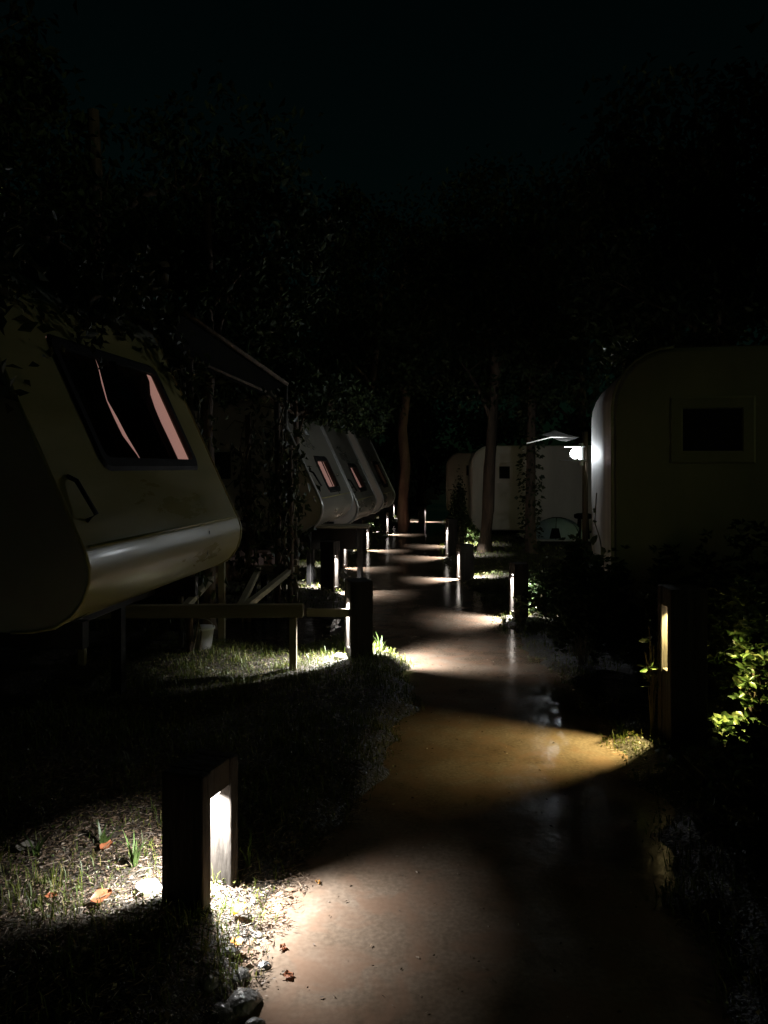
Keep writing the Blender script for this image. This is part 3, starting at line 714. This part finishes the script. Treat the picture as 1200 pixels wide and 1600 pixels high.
def vine_post(x, y, H, label, n=420, spread=.22, seed=0, metal=False):
    t = thing('vine_post', label, 'vine post', (x, y, gzf(x, y) - .05), 0, 'creeper posts between the cream caravans')
    MB().tube([(0, 0, 0), (.01, 0, H * .5), (0, 0, H)], .03 if not metal else .018, 8).build('post', M_steel if metal else M_bark, t, smooth=True)
    st = MB()
    for k in range(3):
        pts = []; a0 = random.uniform(0, 6.28)
        for i in range(15):
            u = i / 14; a = a0 + u * 9; rr = .05 + .05 * random.random()
            pts.append((rr * math.cos(a), rr * math.sin(a), .05 + u * (H - .1)))
        st.tube(pts, .009, 5)
    for k in range(16):
        z = random.uniform(.5, H); a = random.uniform(0, 6.28); L = random.uniform(.12, spread * 2)
        st.tube([(0, 0, z), (L * .6 * math.cos(a), L * .6 * math.sin(a), z + .04), (L * math.cos(a), L * math.sin(a), z - .06)], [.008, .006, .003], 4)
    st.build('stems', M_stem, t)
    z = rng.uniform(.35, H + .15, n); w_ = spread * (.45 + .75 * (z / H))
    P = np.stack([rng.normal(size=n) * w_, rng.normal(size=n) * w_, z], 1)
    k = 26; cs = P[rng.integers(0, n, k)]; P = cs[rng.integers(0, k, n)] * .75 + P * .25 + rng.normal(size=(n, 3)) * .07
    P[:, 2] = np.clip(P[:, 2], .3, H + .3)
    v, f = leaf_cloud(P, .095, .5, aim=np.tile(np.array([[0, 0, -.8]]), (n, 1)), jitter=.7)
    np_mesh('foliage', v, f, M_vine, t)
vine_post(-1.40, 7.9, 2.2, 'creeper-wrapped post just beyond the closest caravan nose', 300, .15)
vine_post(-1.12, 8.05, 2.35, 'creeper post in front of the rimmed caravan side', 300, .15)
vine_post(-.98, 8.0, 1.9, 'lowest creeper post beside the rimmed caravan nose', 260, .13)
vine_post(-1.62, 6.4, 2.5, 'creeper post under the dark canvas shelter', 300, .14)

def shrub(x, y, rx, ry, h, label, n=1500, leaf=.06, m=None, aspect=.45, z0=None, name='shrub', base=.0, detail=False, rosette=0, group=None, cat='shrub', lo=.05):
    z = gzf(x, y) if z0 is None else z0
    t = thing(name, label, cat, (x, y, z - .02), 0, group)
    st = MB(); tips = []
    ns = max(6, int(8 + 10 * rx))
    for i in range(ns):
        a = random.uniform(0, 6.28); q = math.sqrt(random.random())
        e = Vector((rx * q * math.cos(a) * .95, ry * q * math.sin(a) * .95, h * (lo + (1 - lo) * random.uniform(.4, 1) * math.sqrt(max(.05, 1 - .75 * q * q)))))
        kb = .25 if rx > .3 else .03; b = Vector((e.x * kb, e.y * kb, base))
        sr = 1 if rx > .3 else .35; st.tube([b, b.lerp(e, .5) + Vector((0, 0, .06 * h if rx > .3 else 0)), e], [.012 * sr, .008 * sr, .004 * sr], 5); tips.append(e)
        for _ in range(4):
            g = b.lerp(e, random.uniform(.45, .95)); g2 = g + Vector((random.uniform(-1, 1) * rx * .3, random.uniform(-1, 1) * ry * .3, random.uniform(-.02, .2) * h))
            st.tube([g, g2], [.005, .003], 4); tips.append(g2)
    so_ = st.build('stems', M_stem, t)
    so_['kind'] = 'stuff'
    TP = np.array([list(p) for p in tips])
    if rosette:
        C = TP[rng.integers(0, len(TP), n // rosette)] + rng.normal(size=(n // rosette, 3)) * np.array([rx, ry, h]) * .09
        C[:, 2] = np.clip(C[:, 2], .02, None)
        P = np.repeat(C, rosette, 0); N = len(P)
        th = rng.uniform(0, 6.28, N); aim = np.stack([np.cos(th), np.sin(th), rng.uniform(-.2, .9, N)], 1)
        v, f = leaf_cloud(P, leaf, aspect, aim=aim, jitter=.12, detail=detail)
    else:
        P = TP[rng.integers(0, len(TP), n)] + rng.normal(size=(n, 3)) * np.array([rx, ry, h]) * .11
        P[:, 2] = np.clip(P[:, 2], .015, None)
        v, f = leaf_cloud(P, leaf, aspect, detail=detail)
    np_mesh('foliage', v, f, m or M_leaf, t)
    return t
# right foreground
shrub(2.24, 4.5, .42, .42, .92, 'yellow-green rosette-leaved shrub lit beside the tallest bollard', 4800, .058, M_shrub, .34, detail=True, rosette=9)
shrub(2.12, 4.30, .34, .26, .14, 'low bright ground-cover plant at the tallest bollard foot', 1500, .06, M_shrub, .5, detail=True, rosette=6, name='ground_cover_plant', cat='plant')
shrub(1.565, 4.485, .05, .04, .70, 'thin sprig of yellow leaves climbing the tallest bollard', 24, .075, M_shrub, .3, detail=True, rosette=6, name='sprig', cat='plant', lo=.6)
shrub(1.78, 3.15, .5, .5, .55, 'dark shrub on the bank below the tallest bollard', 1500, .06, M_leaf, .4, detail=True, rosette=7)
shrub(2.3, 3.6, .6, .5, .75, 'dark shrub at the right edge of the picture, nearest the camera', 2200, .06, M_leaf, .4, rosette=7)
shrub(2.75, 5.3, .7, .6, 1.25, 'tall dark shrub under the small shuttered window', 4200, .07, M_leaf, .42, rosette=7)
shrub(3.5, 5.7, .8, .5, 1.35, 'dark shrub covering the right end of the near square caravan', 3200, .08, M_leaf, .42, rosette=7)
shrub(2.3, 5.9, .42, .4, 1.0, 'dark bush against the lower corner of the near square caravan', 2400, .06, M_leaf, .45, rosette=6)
shrub(1.78, 8.0, .42, .55, .60, 'low spreading bush glittering around the half hidden bollard', 2800, .05, M_leaf, .5, rosette=5)
shrub(1.57, 6.12, .30, .26, 1.0, 'dark bush between puddle and half hidden bollard, thickened to block lamp reflection', 7500, .05, M_leaf, .5, rosette=5)  # made tall and dense to keep the globe's reflection off the path
shrub(2.1, 7.2, .34, .45, .50, 'low bush in front of the near caravan end wall', 2000, .05, M_leaf, .5, rosette=5)
shrub(1.37, 7.75, .10, .12, .30, 'small pale-leaved sprout at path edge before the half hidden bollard', 90, .05, M_shrub, .5, rosette=4, name='sprout', cat='plant')
shrub(1.42, 14.6, .22, .25, 1.35, 'narrow pointed dark bush at the end of the pale caravan', 2600, .06, M_leaf, .42, name='pointed_bush', cat='bush')
shrub(1.78, 16.0, .26, .26, .42, 'small bright leafy plant lit by a bollard behind the pointed bush', 700, .06, M_shrub, .5, name='leafy_plant', cat='plant')
shrub(-.35, 18.2, .35, .4, .25, 'patch of bright weeds beside the small far bollard', 800, .06, M_shrub, .5, name='weed_patch', cat='weeds')

def roof_creeper(x, y, z, sx, sy, sz, label, n, hang=.3, name='creeper'):
    t = thing(name, label, 'creeper', (x, y, z))
    st = MB(); tips = []
    st.tube([(0, -sy, 0), (.02, -sy * .3, .02), (-.02, sy * .4, .01), (0, sy, 0)], .01, 5)
    for i in range(14):
        a = Vector((random.uniform(-sx, sx), random.uniform(-sy, sy), 0)); b = a + Vector((random.uniform(.0, .3), random.uniform(-.2, .2), random.uniform(-hang, sz)))
        st.tube([Vector((0, a.y, .005)), a, a.lerp(b, .5) + Vector((.05, 0, .06)), b], [.008, .008, .006, .003], 4); tips += [a, a.lerp(b, .5), b]
    st.build('stems', M_stem, t)
    TP = np.array([list(p) for p in tips])
    P = TP[rng.integers(0, len(TP), n)] + rng.normal(size=(n, 3)) * .08
    v, f = leaf_cloud(P, .075, .5, aim=np.tile(np.array([[.3, 0, -.6]]), (n, 1)), jitter=.7)
    np_mesh('foliage', v, f, M_vine, t)
roof_creeper(-1.88, 4.55, 2.66, .3, 1.05, .25, 'dark creeper hanging over the closest caravan front roof', 2600, .42)
roof_creeper(-2.05, 3.6, 2.52, .3, .75, .2, 'dark creeper over the near corner of the closest caravan roof', 2200, .4)
roof_creeper(-2.3, 3.1, 2.45, .6, .12, .3, 'dark creeper on the shaded side of the closest caravan', 700, .6)
roof_creeper(3.0, 6.9, 2.62, .9, .5, .35, 'dark creeper growing on the near square caravan roof', 1300, .05)

def wall_vine():
    t = thing('wall_vine', 'thin vine with single dark leaves on the lit caravan end', 'vine', (0, 0, 0))
    pts = [(2.0, 7.0, .35), (1.93, 6.75, .62), (1.90, 6.65, .78), (1.98, 7.05, .95), (1.99, 7.25, 1.08), (1.985, 7.2, 1.22), (1.98, 7.15, 1.36)]
    MB().tube(pts, .006, 5).build('stem', M_stem, t)
    L = [((1.97, 7.2, 1.22), .09), ((1.985, 7.25, 1.10), .08), ((1.96, 7.05, .98), .11), ((1.92, 6.8, .90), .13), ((1.88, 6.7, .84), .12), ((1.87, 6.6, .80), .13),
         ((1.87, 6.62, .66), .13), ((1.92, 6.8, .60), .12), ((1.9, 6.75, .5), .12), ((1.95, 6.9, .42), .12), ((1.88, 6.6, .56), .1)]
    for p, s_ in L:
        v, f = leaf_cloud(np.array([p]), s_ * 1.0, .75, aim=np.array([[-.3, -.6, -.5]]), jitter=.35, detail=True)
        np_mesh('leaf', v, f, M_vine, t)
wall_vine()

# ------------------------------------------------------------------ grass, ground cover, litter
def scatter(n, x0, x1, y0, y1, margin=.0, clump=0, keep=None):
    x = rng.uniform(x0, x1, n); y = rng.uniform(y0, y1, n)
    if clump:
        cx = rng.uniform(x0, x1, clump); cy = rng.uniform(y0, y1, clump); k = rng.integers(0, clump, n)
        s_ = rng.uniform(.03, .13, clump)[k]
        x = cx[k] + rng.normal(size=n) * s_; y = cy[k] + rng.normal(size=n) * s_
    d = np.maximum(ledge(y) - x, x - redge(y)) + rng.normal(size=n) * .02
    ok = d > margin
    for (px, py, rx, ry) in PUDDLES: ok &= ((x - px) / rx) ** 2 + ((y - py) / ry) ** 2 > .8
    if keep is not None: ok &= keep(x, y)
    return x[ok], y[ok]
def blades(x, y, h, w_, lean=.5):
    n = len(x); z = gz(x, y) - .005
    P = np.stack([x, y, z], 1); th = rng.uniform(0, 6.28, n); H = h * rng.uniform(.45, 1.35, n)
    D = np.stack([np.cos(th), np.sin(th), np.zeros(n)], 1); Sd = np.stack([-np.sin(th), np.cos(th), np.zeros(n)], 1)
    le = (lean * rng.uniform(.3, 1.5, n) * H)[:, None]; U = np.array([[0, 0, 1.0]]) * H[:, None]; Wd = w_ * rng.uniform(.7, 1.3, (n, 1))
    v = np.stack([P - Sd * Wd, P + Sd * Wd, P + D * le * .35 + U * .6 - Sd * Wd * .75, P + D * le * .35 + U * .6 + Sd * Wd * .75, P + D * le + U * (1 - .25 * lean)], 1)
    b = np.arange(n)[:, None] * 5
    f = np.concatenate([b + np.array([t]) for t in ([0, 1, 3], [0, 3, 2], [2, 3, 4])])
    return v.reshape(-1, 3), f
def join(parts):
    V, F, o = [], [], 0
    for v, f in parts: V.append(v); F.append(f + o); o += len(v)
    return np.concatenate(V), np.concatenate(F)
# grass
parts = []
parts.append(blades(*scatter(8500, -2.6, 0, 1.9, 4.8, .02, 170), .07, .002))
parts.append(blades(*scatter(4000, -2.6, 0, 1.9, 4.8, .02), .035, .0018))
parts.append(blades(*scatter(14000, -2.2, .4, 4.2, 7.2, .0), .035, .0022))
parts.append(blades(*scatter(3500, -1.6, .4, 5.0, 7.0, -.01, 120), .07, .0025))
parts.append(blades(*scatter(9000, .8, 3.2, 2.0, 7.5, -.01, 300), .06, .0025))
parts.append(blades(*scatter(16000, -3, 4, 7, 14, -.02), .05, .004))
parts.append(blades(*scatter(14000, -4, 5, 14, 26, -.02), .07, .008))
v, f = join(parts)
tag(np_mesh('grass', v, f, M_grass), 'short sparse grass on both banks of the path', 'grass', kind='stuff')
# small round-leaved cover
parts = []
for (n, x0, x1, y0, y1, sz) in ((9000, -2.4, .3, 4.0, 7.0, .014), (5000, -2.6, 0, 2.0, 4.0, .012), (7000, .9, 3, 2.2, 6.5, .018), (7000, -3, 4, 7, 13, .03)):
    x, y = scatter(n, x0, x1, y0, y1, .01)
    P = np.stack([x, y, gz(x, y) + rng.uniform(.004, .03, len(x))], 1)
    th = rng.uniform(0, 6.28, len(x)); aim = np.stack([np.cos(th), np.sin(th), .3 + 0 * th], 1)
    parts.append(leaf_cloud(P, sz, .75, aim=aim, jitter=.2))
v, f = join(parts)
tag(np_mesh('clover', v, f, M_clover), 'tiny clover-like leaves covering the banks', 'ground cover', kind='stuff')
# litter: fine straw and small flakes
parts = []
for (n, x0, x1, y0, y1, sz, asp) in ((22000, -2.3, -.1, 1.9, 4.0, .042, .07), (14000, -2.3, -.1, 1.9, 4.0, .015, .4), (5000, -2.2, .3, 4, 7, .03, .12), (6000, .9, 2.6, 2.2, 6, .03, .12), (500, -1.7, -.3, 2.1, 3.4, .03, .5), (700, -.5, 1.4, 2.0, 9, .016, .35)):
    x, y = scatter(n, x0, x1, y0, y1, .0 if n != 700 else -9)
    P = np.stack([x, y, np.maximum(gz(x, y), .002) + rng.uniform(.0, .014 if n != 700 else .003, len(x))], 1)
    th = rng.uniform(0, 6.28, len(x)); aim = np.stack([np.cos(th), np.sin(th), rng.normal(size=len(x)) * .2], 1)
    parts.append(leaf_cloud(P, sz, asp, aim=aim if n != 700 else aim * np.array([1, 1, .1]), jitter=.1 if n != 700 else .02, fold=.05))
v, f = join(parts)
tag(np_mesh('litter', v, f, M_litter), 'pale dead leaf scraps and straw on the banks', 'litter', kind='stuff')

# a few grass tufts that stand out
def tuft(x, y, n, h, label, wdt=.0045):
    z = gzf(x, y); t = thing('grass_tuft', label, 'grass tuft', (x, y, z), 0, 'grass tufts at bollard feet')
    for k in range(n):
        a = random.uniform(0, 6.28); L = h * random.uniform(.6, 1.15); b = random.uniform(.25, .7)
        m = MB(); N = 7
        for i in range(N + 1):
            u = i / N; r_ = L * b * u ** 1.7; zz = L * (u - .35 * b * u ** 2.6); ww = wdt * (1 - u ** 2 * .95) * (1 + .5 * math.sin(u * 3))
            for sg in (-1, 1): m.v.append((r_ * math.cos(a) - sg * ww * math.sin(a) + .01 * math.cos(k * 2.4), r_ * math.sin(a) + sg * ww * math.cos(a) + .01 * math.sin(k * 2.4), zz))
        for i in range(N): m.f.append((2 * i, 2 * i + 1, 2 * i + 3, 2 * i + 2))
        m.build('blade', M_shrub, t, smooth=True)
tuft(-.53, 2.98, 6, .15, 'arching green grass tuft right of the closest bollard')
tuft(-.97, 2.98, 14, .16, 'thick green grass tuft left of the closest bollard')
tuft(-1.15, 3.15, 10, .12, 'smaller grass tuft behind the red-brown fallen leaf')
tuft(-1.38, 3.05, 8, .11, 'grass tuft among straw at far left of lit patch')
tuft(-.33, 6.35, 9, .16, 'grass tuft glowing left of the bank corner bollard')
tuft(-.03, 6.3, 7, .15, 'grass tuft right of the bank corner bollard')
tuft(1.40, 4.55, 7, .13, 'thin grass tuft at the tip of the orange light patch')
tuft(1.22, 7.8, 9, .14, 'lit grass tuft at the water edge before the half hidden bollard')

# wet stones and small pale lumps
def stone(x, y, r, label, m, group, flat=.6, z=None):
    q = np.random.default_rng(int(abs(x * 1000) + y * 100)); mb = MB(); n, k = 10, 6
    for i in range(k + 1):
        a = math.pi * i / k
        for j in range(n):
            rr = r * (1 + q.uniform(-.13, .13)) if 0 < i < k else r
            mb.v.append((rr * math.sin(a) * math.cos(6.283 * j / n), rr * .8 * math.sin(a) * math.sin(6.283 * j / n), rr * flat * math.cos(a)))
    for i in range(k):
        for j in range(n): mb.f.append((i * n + j, i * n + (j + 1) % n, (i + 1) * n + (j + 1) % n, (i + 1) * n + j))
    o = mb.build('stone', m, None, smooth=True); o.location = (x, y, (gzf(x, y) if z is None else z) + r * flat * .4); o.rotation_euler = (0, 0, q.uniform(0, 3))
    tag(o, label, 'stone', group)
    return o
GP = 'pale lumps at bollard feet'  # small pale rounded lumps set beside several bollards
stone(-.86, 2.80, .055, 'white lump against the left foot of the closest bollard', M_lump, GP)
stone(-.36, 6.12, .05, 'white lump against the foot of the bank corner bollard', M_lump, GP)
stone(1.86, 4.33, .038, 'white lump at the right foot of the tallest bollard', M_lump, GP, .9)
stone(-.66, 14.75, .08, 'white lump beside the short bollard in front of the third caravan', M_lump, GP)
stone(2.06, 8.05, .06, 'bright white lump in the low spreading bush', M_lump, GP)
GW = 'wet stones along the path edge'
wl = ['at the very bottom edge of the picture', 'low on the near path edge, largest of the wet ones', 'just above the largest wet stone', 'small below the closest bollard',
      'touching muddy water below the orange leaf', 'pebble next to the leaf scraps', 'at the bank above the bottom edge', 'half sunk in mud at the near corner']
for k, (x, y, r) in enumerate([(-.47, 2.24, .045), (-.42, 2.28, .06), (-.45, 2.40, .04), (-.50, 2.5, .03), (-.385, 2.46, .025), (-.43, 2.62, .022), (-.53, 2.33, .035), (-.37, 2.2, .03)]):
    stone(x, y, r, 'wet dark stone ' + wl[k], M_wetstone, GW, .55, z=max(-.005, gzf(x, y)))

def fallen_leaf(x, y, s_, m, label, rz, z=None, curl=.25):
    mb = MB(); N = 8; zz = (gzf(x, y) + .03) if z is None else z
    for i in range(N + 1):
        u = i / N; w_ = s_ * .42 * math.sin(math.pi * min(1, u * .96 + .02)) ** .75
        for v_ in (-1, -.5, 0, .5, 1):
            mb.v.append((s_ * (u - .5), v_ * w_, s_ * curl * (v_ * v_ * .5 + (u - .5) ** 2 * .8) + .004 * math.sin(9 * u + 4 * v_)))
    for i in range(N):
        for j in range(4):
            k = i * 5 + j; mb.f.append((k, k + 1, k + 6, k + 5))
    blade = mb.build('fallen_leaf', m, None, smooth=True)
    blade.location = (x, y, zz); blade.rotation_euler = (random.uniform(-.15, .25), random.uniform(-.2, .2), rz)
    MB().tube([(-s_ * .75, .004, .0), (-s_ * .5, 0, s_ * curl * .2), (s_ * .1, 0, .003), (s_ * .45, 0, s_ * curl * .2)], .0018, 4).build('midrib', M_stem, blade)
    tag(blade, label, 'leaf', 'fallen leaves')
    return blade
fallen_leaf(-.505, 2.69, .062, M_orange, 'bright orange fallen leaf right of the closest bollard', .9)
fallen_leaf(-.485, 2.53, .05, M_orange, 'curled orange fallen leaf nearer the wet stones', 2.4)
fallen_leaf(-1.0, 2.72, .075, M_russet, 'large russet fallen leaf left of the closest bollard', .5)
fallen_leaf(-1.12, 3.1, .06, M_russet, 'russet fallen leaf higher in the lit straw', 1.2)
fallen_leaf(-1.42, 3.05, .08, M_paleleaf, 'pale grey fallen leaf in the grass at far left', .1)
fallen_leaf(-1.18, 2.72, .05, M_russet, 'small brown fallen leaf on pale straw', 2.0)
fallen_leaf(-.30, 2.41, .035, M_russet, 'small russet leaf stuck on wet mud', .3, z=.008, curl=.1)
fallen_leaf(-.335, 2.55, .028, M_russet, 'tiny russet leaf on mud above the small one', 1.3, z=.008, curl=.1)
fallen_leaf(-.255, 2.95, .025, M_orange, 'tiny tan leaf alone on the lit mud', 2.2, z=.008, curl=.1)
